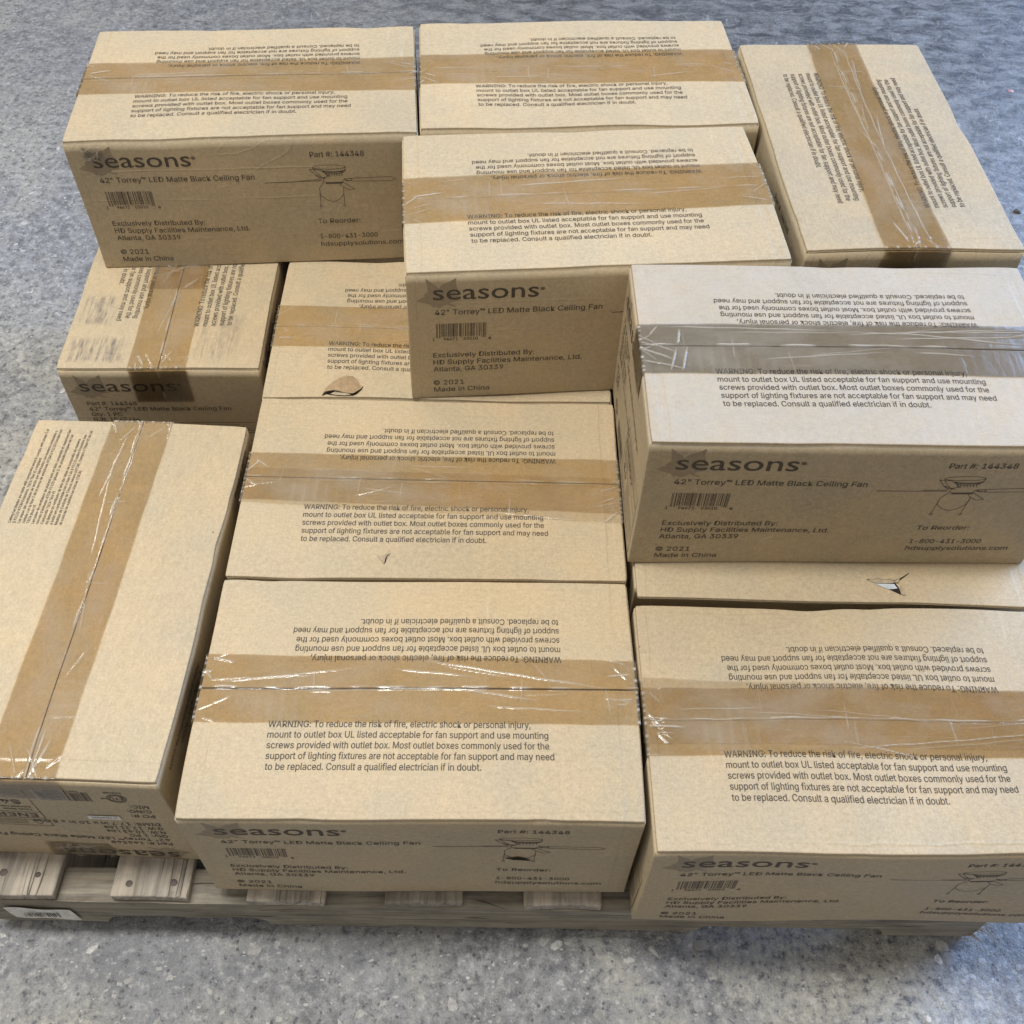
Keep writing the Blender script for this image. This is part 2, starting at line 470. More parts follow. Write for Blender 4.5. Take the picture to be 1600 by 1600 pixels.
class Print2D:
    """Flat printing in millimetres (x right, y up)."""

    def __init__(self):
        self.v, self.f, self.mi, self.nv = [], [], [], 0

    def add(self, v, f, mi=1):
        self.v.append(np.asarray(v, float))
        self.f += [tuple(i + self.nv for i in q) for q in f]
        self.mi += [mi] * len(f)
        self.nv += len(v)

    def text(self, s, x, y, width=None, cap=8.0, xh=None, rot=0.0, mi=1, bold=0.10):
        v, f = text_mesh(s)
        k = cap / CAP if xh is None else xh / 0.449
        v = v * k
        w0 = v[:, 0].max()
        kx = (width / w0) if width else 1.0
        v = v * np.array([kx, 1.0])
        c, s_ = math.cos(rot), math.sin(rot)
        v = np.stack([x + v[:, 0] * c - v[:, 1] * s_, y + v[:, 0] * s_ + v[:, 1] * c], 1)
        self.add(v - [bold, bold * .4], f, mi)
        self.add(v + [bold, bold * .4], f, 3)

    def stroke(self, pts, w=0.7, mi=1, closed=False):
        p = [np.array(q, float) for q in pts]
        if closed:
            p.append(p[0])
        for a, b_ in zip(p[:-1], p[1:]):
            d = b_ - a
            L = np.hypot(*d)
            if L < 1e-6:
                continue
            d /= L
            n = np.array([-d[1], d[0]]) * w / 2
            a2, b2 = a - d * w * .25, b_ + d * w * .25
            self.add([a2 - n, b2 - n, b2 + n, a2 + n], [(0, 1, 2, 3)], mi)

    def poly(self, pts, mi=1):
        t = tessellate_polygon([[Vector((p[0], p[1], 0)) for p in pts]])
        fs = []
        P = np.array(pts, float)
        for q in t:
            a, b_, c = P[q[0]], P[q[1]], P[q[2]]
            fs.append(q if (b_ - a)[0] * (c - a)[1] - (b_ - a)[1] * (c - a)[0] > 0 else (q[0], q[2], q[1]))
        self.add(P, fs, mi)

    def rect(self, x0, y0, x1, y1, mi=1):
        self.add([(x0, y0), (x1, y0), (x1, y1), (x0, y1)], [(0, 1, 2, 3)], mi)

    def barcode(self, x0, y0, x1, y1, seed=4, mi=1):
        rnd = random.Random(seed)
        n = 95
        u = (x1 - x0) / n
        i = 0
        while i < n:
            a = rnd.choice((1, 1, 1, 2, 2, 3))
            if i + a > n:
                a = n - i
            guard = i < 9 or i > n - 10 or 45 <= i <= 48
            self.rect(x0 + i * u, y0 - (2.5 if guard else 0), x0 + (i + a * 0.92) * u, y1, mi)
            i += a + rnd.choice((1, 1, 1, 2, 2, 3))

    def put(self, geo, O, e1, e2, lift=0.0):
        """Lay the printing on the plane O + x e1 + y e2 (millimetres to metres)."""
        if not self.v:
            return
        V = np.concatenate(self.v) / 1000.0
        O, e1, e2 = (np.array(q, float) for q in (O, e1, e2))
        n = np.cross(e1, e2)
        low = np.zeros(len(V))
        for q, m_ in zip(self.f, self.mi):
            if m_ == 2:
                low[list(q)] = -.00018
            elif m_ == 3:
                low[list(q)] = .00006
        P = O + V[:, :1] * e1 + V[:, 1:2] * e2 + n * (lift + low[:, None])
        base = geo.nv
        geo.v.append(P)
        geo.att.setdefault('a', []).append(np.zeros(len(P)))
        geo.f += [tuple(int(i) + base for i in q) for q in self.f]
        geo.mi += [1 if m_ == 3 else m_ for m_ in self.mi]
        geo.nv += len(P)


# printing laid out in millimetres as read off the photograph
def leaf(p, dx, dy, s=1.0):
    pts = [(11, 172), (17, 176.5), (21, 178), (19.5, 181), (25, 185), (24.5, 192), (22.8, 206), (31, 197.5), (35.5, 194), (37, 190.5),
           (42, 196.5), (50, 200), (57.8, 206), (57.2, 196), (59, 188), (56, 184.5), (60, 178), (62, 171), (54, 169.5), (49, 166.5), (54, 163.6), (57, 162.4),
           (56.4, 160.8), (51, 162.6), (46, 165.2), (41, 161), (36, 159.5), (33, 162), (30, 160.5), (26, 166), (19, 168)]
    p.poly([((x - 11) * s + dx, (y - 159.5) * s + dy) for x, y in pts], 2)


WARN = [("WARNING: To reduce the risk of fire, electric shock or personal injury,", 76.5, 263.5),
        ("mount to outlet box UL listed acceptable for fan support and use mounting", 77.0, 280.0),
        ("screws provided with outlet box. Most outlet boxes commonly used for the", 77.5, 280.0),
        ("support of lighting fixtures are not acceptable for fan support and may need", 78.0, 284.0),
        ("to be replaced. Consult a qualified electrician if in doubt.", 78.5, 212.5)]
P_WARN = Print2D()
for i, (s, x, wd) in enumerate(WARN):
    P_WARN.text(s, x, 91.0 - 10.95 * i, wd, cap=6.9)

P_FRONT = Print2D()
leaf(P_FRONT, 11, 159.5)
P_FRONT.text('seasons', 30.5, 172.5, 123, xh=15.5, bold=.2)
P_FRONT.text('®', 155, 181.5, 5.5, cap=6)
P_FRONT.text('42" Torrey™ LED Matte Black Ceiling Fan', 32, 148.3, 199, cap=8.4)
P_FRONT.barcode(33, 111.5, 93, 133.5)
P_FRONT.text('1', 28.5, 105, 2.2, cap=5)
P_FRONT.text('94671', 42, 105, 17, cap=5)
P_FRONT.text('03010', 66, 105, 17, cap=5)
P_FRONT.text('4', 96, 105, 3.5, cap=5)
P_FRONT.text('Exclusively Distributed By:', 29, 75.5, 124, cap=8.2)
P_FRONT.text('HD Supply Facilities Maintenance, Ltd.', 29, 62.8, 183, cap=8.2)
P_FRONT.text('Atlanta, GA 30339', 29, 50.0, 86, cap=8.2)
P_FRONT.text('© 2021', 28, 25.0, 38, cap=8.2)
P_FRONT.text('Made in China', 28.5, 12.0, 69, cap=8.2)
P_FRONT.text('Part #: 144348', 307, 180.5, 70.5, cap=8.2)
P_FRONT.text('To Reorder:', 307, 70.3, 58, cap=8.0)
P_FRONT.text('1-800-431-3000', 307.5, 43, 79.5, cap=8.0)
P_FRONT.text('hdsupplysolutions.com', 307, 29, 115, cap=8.0)
# the fan drawing
S = P_FRONT.stroke
ell = lambda cx, cy, rx, ry, a0=0, a1=360, n=24: [(cx + rx * math.cos(R(a0 + (a1 - a0) * k / n)), cy + ry * math.sin(R(a0 + (a1 - a0) * k / n))) for k in range(n + 1)]
S(ell(330, 164, 21.5, 3.4), .65)
S([(308.5, 163), (313, 155), (318, 150)], .6)
S([(351.5, 164), (351, 159), (345, 155)], .7)
S(ell(336, 158.5, 14.5, 2.6, 180, 360), 1.6)
S(ell(336, 155.5, 12.5, 2.4, 180, 360), .9)
for k in range(7):
    S([(325 + 3.4 * k, 153.5 - .2 * abs(k - 3)), (327 + 3.2 * k, 149.5)], .8)
S([(304, 161.5), (318, 160), (329, 149.5), (321, 147.5), (311, 152), (304, 161.5)], .7)
S([(311, 152), (316, 147.5), (325, 146)], .9)
S([(243, 141.8), (318, 142.6)], .95)
S([(292, 143.5), (318, 145)], .6)
S([(349, 144.5), (362, 145.2), (411, 146.4), (417, 142.6), (411, 139.6), (360, 140.4), (350, 142.6)], .65)
S(ell(354, 142.9, 5, 1.8), .7)
S([(322, 147), (320, 142), (325, 139.5), (345, 139.5), (349, 145)], .7)
S([(324, 138), (346, 138)], 1.8)
S([(321, 140), (314.5, 131), (314.5, 119), (323, 110.5), (331, 107.2), (339, 110.5), (346, 119), (346.5, 131), (341, 138)], .65)
S([(314.5, 131), (313.8, 102)], .6)
S([(346.5, 131), (345.8, 102)], .6)
S(ell(313.7, 100.5, 1.5, 1.8), .6)
S(ell(345.7, 100.5, 1.5, 1.8), .6)
S([(346, 140), (361.5, 127.5), (354, 126), (347, 131)], .65)


def end_print(variant):
    p = Print2D()
    y = 0 if variant == 'low' else 20
    leaf(p, 6, 158 + y * 1.1)
    p.text('seasons', 21, 172 + y * 1.05, 126, xh=15)
    p.text('®', 149, 181 + y * 1.05, 5, cap=5)
    L = [('Part #: 144348', 144, 66), ('42" Torrey™ LED Matte Black Ceiling Fan', 132.5, 190), ('Qty: 1 PC', 121, 41), ('N.W. 10.43 Lbs', 110, 62),
         ('G.W. 12.21 Lbs', 99, 62), ('DIMS: 17.7 in x 10 in x 8.5 in', 87.5, 132)]
    for s, yy, wd in L:
        p.text(s, 22, yy + y, wd, cap=7.6)
    for s, yy, wd in [('PO #:', 65, 24), ('C/NO:', 52, 25), ('MIC:', 40, 19)]:
        p.text(s, 22, yy + y, wd, cap=7.6)
    p.stroke(ell(49, 23 + y, 9.5, 9.5), 1.2)
    p.stroke(ell(49, 23 + y, 7.3, 7.3), 1.0)
    p.text('ETL', 43, 20 + y, 12, cap=6.5)
    p.text('Intertek', 41, 7 + y, 18, cap=3.6)
    p.text('us', 60, 22 + y, 5, cap=4)
    p.barcode(76, 12 + y, 130, 32 + y, 9)
    p.text('94671', 84, 6 + y, 15, cap=4.5)
    p.text('03010', 104, 6 + y, 15, cap=4.5)
    # the energy panel
    x0, x1, y0, y1 = 140, 252, 8 + y, 84 + y
    p.stroke([(x0, y0), (x1, y0), (x1, y1), (x0, y1)], 1.0, closed=True)
    p.stroke([(x0, y1 - 17), (x1, y1 - 17)], .8)
    p.text('ENERGY', x0 + 6, y1 - 13, 66, cap=10)
    p.text('Torrey Series', x0 + 6, y1 - 26, 30, cap=4.2)
    p.text('Estimated Yearly Energy Cost', x0 + 6, y1 - 33, 60, cap=3.6)
    p.text('$4', x0 + 12, y1 - 50, 20, cap=11)
    for k in range(5):
        p.stroke([(x0 + 44, y1 - 38 - 5 * k), (x1 - 6, y1 - 38 - 5 * k)], .8)
    for k in range(3):
        p.stroke([(x0 + 6, y0 + 4 + 4 * k), (x1 - 12, y0 + 4 + 4 * k)], .7)
    p.stroke([(x0 - 2, y1 + 5), (x1, y1 + 5), (x1, y1 + 22), (x0 - 2, y1 + 22)], .8, closed=True)
    p.stroke([(x0 + 4, y1 + 8), (x0 + 16, y1 + 8), (x0 + 10, y1 + 18)], .9, closed=True)
    for k in range(3):
        p.stroke([(x0 + 22, y1 + 9 + 4 * k), (x1 - 22 - 6 * k, y1 + 9 + 4 * k)], .8)
    return p


P_END = end_print('low')
P_END_HIGH = end_print('high')

P_FINE = Print2D()
FINE = ["Ceiling fan blades are made with composite wood & comply with phase 2 of", "§ 93120 ATCM Emissions. TSCA Title VI compliant",
                       "Las aspas del ventilador de techo son fabricadas con madera compuesta y", "cumple con la fase 2 de la norma de emisiones ATCM § 93120 Cumple con",
                       "TSCA título VI", "Les pales de ventilateur de plafond sont en bois composite et respectent les",
                       "normes d'émission ATCM 93120 (phase 2) du produits toxiques de l'air", "Conformité TSCA Titre VI",
                       "As lâminas do ventilador de teto são feitas de compósito de madeira", "e estão em conformidade com a fase 2 da § 93120 sobre Emissões das",
                       "Medidas de Controle de Tóxicos Aéreos (ATCM). Cumpre o Título VI da Lei", "de controle de substâncias tóxicas (TSCA)"]
fine_k = 141.0 / max(text_mesh(q)[0][:, 0].max() for q in FINE)
for i, q in enumerate(FINE):
    P_FINE.text(q, 0, -5.35 * i, text_mesh(q)[0][:, 0].max() * fine_k, cap=3.25, bold=.05)


# ------------------------------------------------------------------ carton
BL, BW, BH = 0.45, 0.2612, 0.2163
TH = 0.0042
GAP = 0.0011


def round_box(geo, lo, hi, r, step, rnd, mi=0):
    """Box surface with rounded edges. rnd = ((x0,x1),(y0,y1),(z0,z1)) flags of the faces whose edges are rounded."""
    ax = []
    for i in range(3):
        s0 = lo[i] + (r if rnd[i][0] else 0)
        s1 = hi[i] - (r if rnd[i][1] else 0)
        a = [lo[i], lo[i] + r * .3, lo[i] + r] if rnd[i][0] else []
        e0, e1 = s0 + (r * .6 if rnd[i][0] else 0), s1 - (r * .6 if rnd[i][1] else 0)
        n = max(1, int(round((e1 - e0) / step)))
        a += list(np.linspace(e0, e1, n + 1))
        if rnd[i][1]:
            a += [hi[i] - r, hi[i] - r * .3, hi[i]]
        ax.append(np.array(a))
    idx, V, F = {}, [], []

    def vid(p):
        k = tuple(np.round(p, 6))
        if k not in idx:
            idx[k] = len(V)
            V.append(p)
        return idx[k]

    for d in range(3):
        e, g = (d + 1) % 3, (d + 2) % 3
        for side, val in ((0, lo[d]), (1, hi[d])):
            A, B = ax[e], ax[g]
            ids = np.empty((len(A), len(B)), int)
            for i, a in enumerate(A):
                for j, b_ in enumerate(B):
                    p = [0, 0, 0]
                    p[d], p[e], p[g] = val, a, b_
                    ids[i, j] = vid(p)
            for i in range(len(A) - 1):
                for j in range(len(B) - 1):
                    q = (ids[i, j], ids[i + 1, j], ids[i + 1, j + 1], ids[i, j + 1])
                    F.append(q if side else q[::-1])
    V = np.array(V, float)
    C = V.copy()
    for i in range(3):
        if rnd[i][0]:
            C[:, i] = np.maximum(C[:, i], lo[i] + r)
        if rnd[i][1]:
            C[:, i] = np.minimum(C[:, i], hi[i] - r)
    D = V - C
    L = np.linalg.norm(D, axis=1)
    m = L > 1e-7
    V[m] = C[m] + D[m] / L[m, None] * r
    geo.add(V, F, mi)


class Warp:
    """The small bulges, waves and dents of one carton; applied alike to board, printing and tape."""

    def __init__(self, seed, dents=(), tilt=(0.0, 0.0), bulge=0.0008, wave=0.0006, endlift=(0.0, 0.0)):
        r = np.random.RandomState(seed)
        self.k = r.uniform(5, 26, (6, 3)) * r.choice([-1, 1], (6, 3))
        self.ph = r.uniform(0, 6.28, 6)
        self.dir = r.normal(0, 1, (6, 3))
        self.wave = wave
        self.bulge = bulge
        self.tilt = tilt
        self.endlift = endlift
        self.dents = list(dents)
        # knocks along the front and back top folds and on corners
        for _ in range(4):
            x = r.uniform(-.2, .2)
            s = r.choice([-1, 1])
            self.dents.append(((x, s * BW / 2, BH), r.uniform(.010, .030), (0, -s * r.uniform(.0002, .0012), -r.uniform(.0002, .0011))))
        for _ in range(5):
            x = r.uniform(-.21, .21)
            s = r.choice([-1, 1], p=[.65, .35])
            self.dents.append(((x, s * BW / 2, BH), r.uniform(.018, .05), (0, s * r.uniform(-.0007, .0007), r.uniform(-.0020, .0007))))
        for sx in (-1, 1):
            for sy in (-1, 1):
                a = r.uniform(.0001, .0008)
                self.dents.append(((sx * BL / 2, sy * BW / 2, BH), .008, (-sx * a, -sy * a, -a * .8)))

    def __call__(self, V):
        V = V.copy()
        P = V.copy()
        for k, ph, d in zip(self.k, self.ph, self.dir):
            V += np.sin(P @ k + ph)[:, None] * d[None, :] * self.wave * .5
        # soft swelling of the long walls
        u = np.clip(1 - (P[:, 0] / (BL / 2)) ** 2, 0, 1) * np.clip(1 - ((P[:, 2] - BH / 2) / (BH / 2)) ** 2, 0, 1)
        V[:, 1] += np.sign(P[:, 1]) * np.clip(np.abs(P[:, 1]) / (BW / 2), 0, 1) ** 6 * u * self.bulge * 2
        top = np.clip((P[:, 2] - (BH - .007)) / .002, 0, 1)
        yy = np.clip(1 - np.abs(P[:, 1]) / (BW / 2), 0, 1)
        sd = np.clip(P[:, 1] / .0015, -1, 1)
        tl = np.where(sd < 0, self.tilt[0], self.tilt[1])
        V[:, 2] += top * yy * tl * np.abs(sd)
        # crease where the end flaps stop underneath
        e = np.clip((np.abs(P[:, 0]) - (BL / 2 - .020)) / .004, 0, 1)
        V[:, 2] -= top * yy ** .3 * e * .0004
        for s, am in ((-1, self.endlift[0]), (1, self.endlift[1])):
            V[:, 2] += top * yy ** .7 * np.clip((s * P[:, 0] - BL / 2 + .06) / .06, 0, 1) ** 2 * am
        for c, rad, vec in self.dents:
            d2 = ((P - np.array(c)) ** 2).sum(1) / rad ** 2
            V += np.exp(-d2)[:, None] * np.array(vec)
        return V


def tape_strip(name, parent, warp, mat, y0l, y0r, y1l, y1r, seam, seed, drop=0.055, messy=1.0, z=0.0010, wraps=(1, 1), creases=()):
    """Packing tape over the centre seam and down both ends. y in metres, local; l/r = at the -x and +x ends."""
    rnd = np.random.RandomState(seed)
    hw = BL / 2
    step = 0.0010
    s = np.arange(-hw - drop * wraps[0], hw + drop * wraps[1] + step * .5, step)
    nv = 76
    t = np.linspace(0, 1, nv)
    Sg, Tg = np.meshgrid(s, t, indexing='ij')
    fr = np.clip((Sg + hw) / BL, 0, 1)
    Y = (y0l + (y0r - y0l) * fr) * (1 - Tg) + (y1l + (y1r - y1l) * fr) * Tg
    Y += np.where(Tg < .5, -1, 1) * (np.abs(Tg - .5) * 2) ** 8 * 0.00025 * np.sin(Sg * 90 + seed)
    H = np.zeros_like(Y)
    A = np.zeros_like(Y)
    # the seam: film bridges the gap, creased in stretches
    sx = seam[0] + (seam[1] - seam[0]) * fr
    n1 = np.zeros_like(s)
    for k in range(9):
        n1 += np.sin(s * rnd.uniform(8, 160) + rnd.uniform(0, 6.3)) / 3
    stretch = np.clip((n1 + .25) * 1.1, 0, 1)[:, None] * messy
    wob = (np.sin(s * 47 + seed) + np.sin(s * 131 + seed * 2))[:, None] * .0004
    for off, amp in ((.0015, .0007), (-.0017, .0004)):
        g = np.exp(-(((Y - sx) - off - wob) / .0008) ** 2) * stretch
        H += g * amp
        A = np.maximum(A, g * (.6 if off > 0 else .2))

    def crease(x0, y0_, x1, y1_, amp, wd, lift):
        nonlocal H, A
        d = np.array([x1 - x0, y1_ - y0_])
        L = np.hypot(*d)
        d /= L
        rx, ry = Sg - x0, Y - y0_
        al = rx * d[0] + ry * d[1]
        ac = -rx * d[1] + ry * d[0] + .0003 * np.sin(al * 120 + seed)
        g = np.exp(-(ac / wd) ** 2) * np.clip(al / (.15 * L), 0, 1) * np.clip((L - al) / (.3 * L), 0, 1)
        H = H + g * amp
        A = np.maximum(A, g * lift)

    for side in (-1, 1):                                  # puckers at the folds over the ends
        for _ in range(int(5 * messy)):
            x0 = side * (hw - rnd.uniform(-.004, .012))
            y = rnd.uniform(min(y0l, y0r), max(y1l, y1r))
            ang = rnd.uniform(-.9, .9)
            L = rnd.uniform(.012, .05)
            crease(x0, y, x0 - side * L * math.cos(ang), y + L * math.sin(ang), rnd.uniform(.0004, .0010), rnd.uniform(.0005, .0010), rnd.uniform(.3, .95))
        edge = np.exp(-((np.abs(Sg) - hw + .001) / .0016) ** 2) * (Sg * side > 0)
        nn = np.clip(np.sin(Y * 420 + seed * 3 + side) + np.sin(Y * 960 + side), 0, 2) * .5
        A = np.maximum(A, edge * nn * .7 * messy)
    for _ in range(int(4 * messy)):                       # long wrinkles
        x0 = rnd.uniform(-.2, .12)
        yc = rnd.uniform(min(y0l, y0r) + .012, max(y1l, y1r) - .012)
        L = rnd.uniform(.04, .16)
        crease(x0, yc, x0 + L, yc + rnd.uniform(-.02, .02), rnd.uniform(.0003, .0007), rnd.uniform(.0004, .0008), rnd.uniform(.25, .75))
    for q in creases:
        crease(*q)
    for _ in range(3):                                    # cross marks left by the dispenser
        x0 = rnd.uniform(-.2, .2)
        ya, yb = min(y0l, y0r), max(y1l, y1r)
        u = rnd.uniform(0, .6)
        crease(x0, ya + (yb - ya) * u, x0 + rnd.uniform(-.004, .004), ya + (yb - ya) * (u + .4), .0003, .0006, rnd.uniform(.15, .5))
    lift = z + H
    # bend the strip round the two ends
    rr = .0035
    X = np.clip(Sg, -hw, hw)
    over = np.clip(np.abs(Sg) - hw, 0, None)
    Z = BH + lift - over
    X = X + np.sign(Sg) * np.where(over > 0, np.minimum(over, .0016) / .0016 * (lift + .0002), 0)
    Z = np.where(over > 0, BH - over + lift * np.clip(1 - over / .003, 0, 1), Z)
    V = np.stack([X, Y, Z], -1).reshape(-1, 3)
    ns = len(s)
    I = np.arange(ns * nv).reshape(ns, nv)
    F = np.stack([I[:-1, :-1], I[1:, :-1], I[1:, 1:], I[:-1, 1:]], -1).reshape(-1, 4)
    g = Geo()
    g.add(V, F.tolist(), 0, np.clip(A, 0, 1).reshape(-1))
    return g.build(name, [mat], parent, True, warp, 'lift')


LEVEL = {0: FLOOR_TO_DECK, 1: FLOOR_TO_DECK + BH + .0012}
GROUP = 'taped ceiling fan cartons on the pallet'


def carton(label, x, y, yaw, level, seed, tone=0.0, board=None, flip=False, tape=(0.096, 0.096, 0.171, 0.171), seam=(0.131, 0.131),
           tapemat=None, messy=1.0, tilt=(0.0006, 0.0004), dents=(), second=None, wraps=(1, 1), drop=0.055, bulge=.0008, endlift=(0, 0), rz=0.0, gap=.0007, recess=0.0, creases=()):
    root = bpy.data.objects.new('cardboard_carton', None)
    root.empty_display_size = .05
    root.location = (x, y, LEVEL[level] + rz)
    root.rotation_euler = (0, 0, yaw)
    COL.objects.link(root)
    root['label'] = label
    root['category'] = 'box'
    root['group'] = GROUP
    board = board or M_KRAFT
    mats = [board, M_INK, M_LEAF]
    wp = Warp(seed, dents, tilt, bulge, endlift=endlift)
    hx, hy = BL / 2, BW / 2
    zt = BH - TH - GAP
    g = Geo()
    round_box(g, (-hx, -hy + recess, 0), (hx, hy, zt), .0016, .012, ((1, 1), (1, 1), (1, 0)))
    e = .0003
    if not flip:
        P_FRONT.put(g, (-hx, -hy + recess - e, 0), (1, 0, 0), (0, 0, 1))
        P_FRONT.put(g, (hx, hy + e, 0), (-1, 0, 0), (0, 0, 1))
        P_END.put(g, (-hx - e, hy, 0), (0, -1, 0), (0, 0, 1))
        P_END.put(g, (hx + e, -hy, 0), (0, 1, 0), (0, 0, 1))
    else:
        if not recess:
            P_FRONT.put(g, (hx, -hy - e, BH), (-1, 0, 0), (0, 0, -1))
        P_FRONT.put(g, (-hx, hy + e, BH), (1, 0, 0), (0, 0, -1))
        P_END_HIGH.put(g, (-hx - e, -hy, BH), (0, 1, 0), (0, 0, -1))
        P_END_HIGH.put(g, (hx + e, hy, BH), (0, -1, 0), (0, 0, -1))
    body = g.build('body', mats, root, True, wp)
    body['tone'] = tone
    ys = ((seam[0] + seam[1]) / 2) - BW / 2
    for side in (-1, 1):
        f = Geo()
        gp = gap
        lo = (-hx + .0014, -hy if side < 0 else ys + gp, BH - TH)
        hi = (hx - .0014, ys - gp if side < 0 else hy, BH)
        round_box(f, lo, hi, .0011, .008, ((1, 1), (side < 0, side > 0), (0, 1)))
        V = f.v[0]
        low = (V[:, 2] < BH - TH + 1e-6) & (np.abs(V[:, 1]) > hy - .004) & (V[:, 1] * side > 0)
        if not (side < 0 and recess):
            V[low, 2] = zt + .0001
        # slightly slanted seam
        sl = (seam[1] - seam[0]) * .5
        inner = np.clip(1 - np.abs(V[:, 1] - ys) / .01, 0, 1)
        V[:, 1] += inner * sl * (V[:, 0] / hx)
        if not flip:
            if side < 0:
                P_WARN.put(f, (-hx, -hy, BH + e), (1, 0, 0), (0, 1, 0))
            else:
                P_WARN.put(f, (hx, hy, BH + e), (-1, 0, 0), (0, -1, 0))
        elif side > 0:
            P_FINE.put(f, (-hx + .293, hy - .019, BH + e), (1, 0, 0), (0, 1, 0))
        fo = f.build('top_flap', mats, root, True, wp)
        fo['tone'] = tone
    tm = tapemat or M_TAPE
    tp = [q - BW / 2 for q in tape]
    tape_strip('packing_tape', root, wp, tm, tp[0], tp[1], tp[2], tp[3], (seam[0] - BW / 2, seam[1] - BW / 2), seed, messy=messy, wraps=wraps, drop=drop, creases=creases)
    if second:
        tp = [q - BW / 2 for q in second]
        tape_strip('packing_tape', root, wp, M_TAPE_THIN, tp[0], tp[1], tp[2], tp[3], (9, 9), seed + 77, messy=.5 * messy, z=.0016, wraps=wraps, drop=drop * .8)
    return root, wp


def flat_part(name, parent, mat, pts, z, warp=None, mound=None, extra=None):
    """A thin irregular patch (torn paper) given by its outline in local metres."""
    g = Geo()
    t = tessellate_polygon([[Vector((p[0], p[1], 0)) for p in pts]])
    P = np.array([(p[0], p[1], (p[2] if len(p) > 2 else 0) + z) for p in pts])
    fs = []
    for q in t:
        a, b_, c = P[q[0]], P[q[1]], P[q[2]]
        fs.append(q if (b_ - a)[0] * (c - a)[1] - (b_ - a)[1] * (c - a)[0] > 0 else (q[0], q[2], q[1]))
    g.add(P, fs)
    return g.build(name, [mat], parent, False, warp)


Y90 = R(90)
# front row
B, wB = carton('frontmost centre carton with a dark torn spot on its fan drawing', -.0869, .4984, R(1.60), 0, 11,
               tape=(.096, .0955, .171, .1665), seam=(.1325, .134), messy=1.5, tone=.15, gap=.0011, bulge=0, creases=[(.0, .034, .20, .003, .0007, .0007, .8), (-.21, .008, -.06, .026, .0006, .0006, .7), (-.19, .012, -.1, .018, .0005, .0005, .6), (.02, .028, .1, .014, .0005, .0006, .7), (.12, .03, .135, .012, .0005, .0005, .6)])
A, wA = carton('left carton lying upside down with fine multilingual print along its top', -.4614, .6186, Y90 + R(-.18), 0, 23, flip=True,
               tape=(.0975, .0930, .1685, .1685), seam=(.1265, .130), messy=1.2, tone=.1, drop=.05,
               dents=[((-.02, -BW / 2, BH), .03, (0, .0016, -.001)), ((.06, -BW / 2, BH), .02, (0, .0010, 0))])
Nn, wN = carton('frontmost right carton overhanging the pallet edge by the bare floor', .3692, .4831, R(1.63), 0, 37,
                tape=(.0935, .0935, .166, .166), second=(.106, .100, .177, .163), seam=(.1306, .131), messy=1.3, tone=-.15, bulge=0, gap=.0002, creases=[(-.02, -.030, .228, -.007, .0008, .0007, .85), (.04, -.029, .21, -.014, .0006, .0006, .7), (-.22, .001, .225, .002, .0006, .0006, .7)],
                dents=[((.19, -BW / 2, .03), .05, (0, -.0015, 0))])
# second row
Cc, wC = carton('middle carton with a small nick under its warning text', -.0933, .7638, R(1.32), 0, 41,
                tape=(.104, .090, .173, .170), second=(.100, .0765, .150, .142), seam=(.137, .1337), tone=-.05, messy=1.0, bulge=0, recess=.005)
Mm, wM = carton('carton with a ripped hole in its top, mostly hidden under a daylit, dusty carton', .3667, .7525, R(.58), 0, 53, flip=True, bulge=0, tone=-.05, recess=.014, tape=(.094, .094, .168, .168), messy=.5)
# third row
Dd, wD = carton('carton with a torn patch curling up at its front edge', -.1014, 1.0286, R(1.55), 0, 61, tone=.2,
                tape=(.087, .089, .166, .166), seam=(.125, .128), messy=.8, bulge=0, gap=.0004)
# the lower cartons that carry the rear of the upper layer
carton('lower rear carton underneath the one whose front is almost covered', -.0960, 1.2985, R(1.5), 0, 141, bulge=0, messy=.4)
carton('lower right carton underneath the back half of the pale daylit, dusty carton', .3690, 1.0220, R(1.0), 0, 149, bulge=0, messy=.4)
carton('lower right rear carton carrying the turned upper carton', .3730, 1.2900, R(1.3), 0, 157, bulge=0, messy=.4)
# back left, turned
Ff, wF = carton('scuffed turned carton with smudged ink streaks, end facing forward', -.4759, 1.1583, Y90 + R(2.83), 0, 71, tone=.0, board=M_KRAFT_SCUFFED,
                tape=(.0955, .0955, .1705, .1705), seam=(.131, .1305), messy=1.2, drop=.065)
# upper layer
Hh, wH = carton('upper back carton standing above the scuffed turned carton', -.3738, 1.2732, R(5.93), 1, 83, tone=-.55,
                tape=(.103, .096, .175, .178), seam=(.139, .140), messy=.8, gap=.0010)
Ii, wI = carton('rear upper carton behind another, its front face almost covered', .0779, 1.3238, R(5.19), 1, 97, tone=.0,
                tape=(.103, .0965, .178, .177), seam=(.1415, .1355), messy=.8, gap=.0002)
Jj, wJ = carton('upper carton standing between the rear one and the torn patch carton', .0813, 1.0499, R(6.14), 1, 101, tone=-.15,
                tape=(.085, .099, .172, .181), seam=(.130, .1335), messy=1.0, gap=.0003)
Kk, wK = carton('turned upper carton at the right rear, its tape running front to back', .4519, 1.1902, Y90 + R(3.42), 1, 113, tone=-1.1,
                tape=(.090, .092, .168, .164), seam=(.127, .128), messy=1.2, gap=.0002, creases=[(-.228, -.0005, .228, .004, .0006, .0006, .7), (-.228, -.021, .0, -.012, .0006, .0006, .7), (-.02, -.0125, .228, -.017, .0006, .0006, .7), (-.03, -.012, .05, -.022, .0006, .0006, .7), (.1, -.016, .19, -.024, .0006, .0006, .6)], tilt=(.0015, .001), endlift=(.002, .001),
                dents=[((.03, -BW / 2, BH), .03, (0, .0016, -.002))])
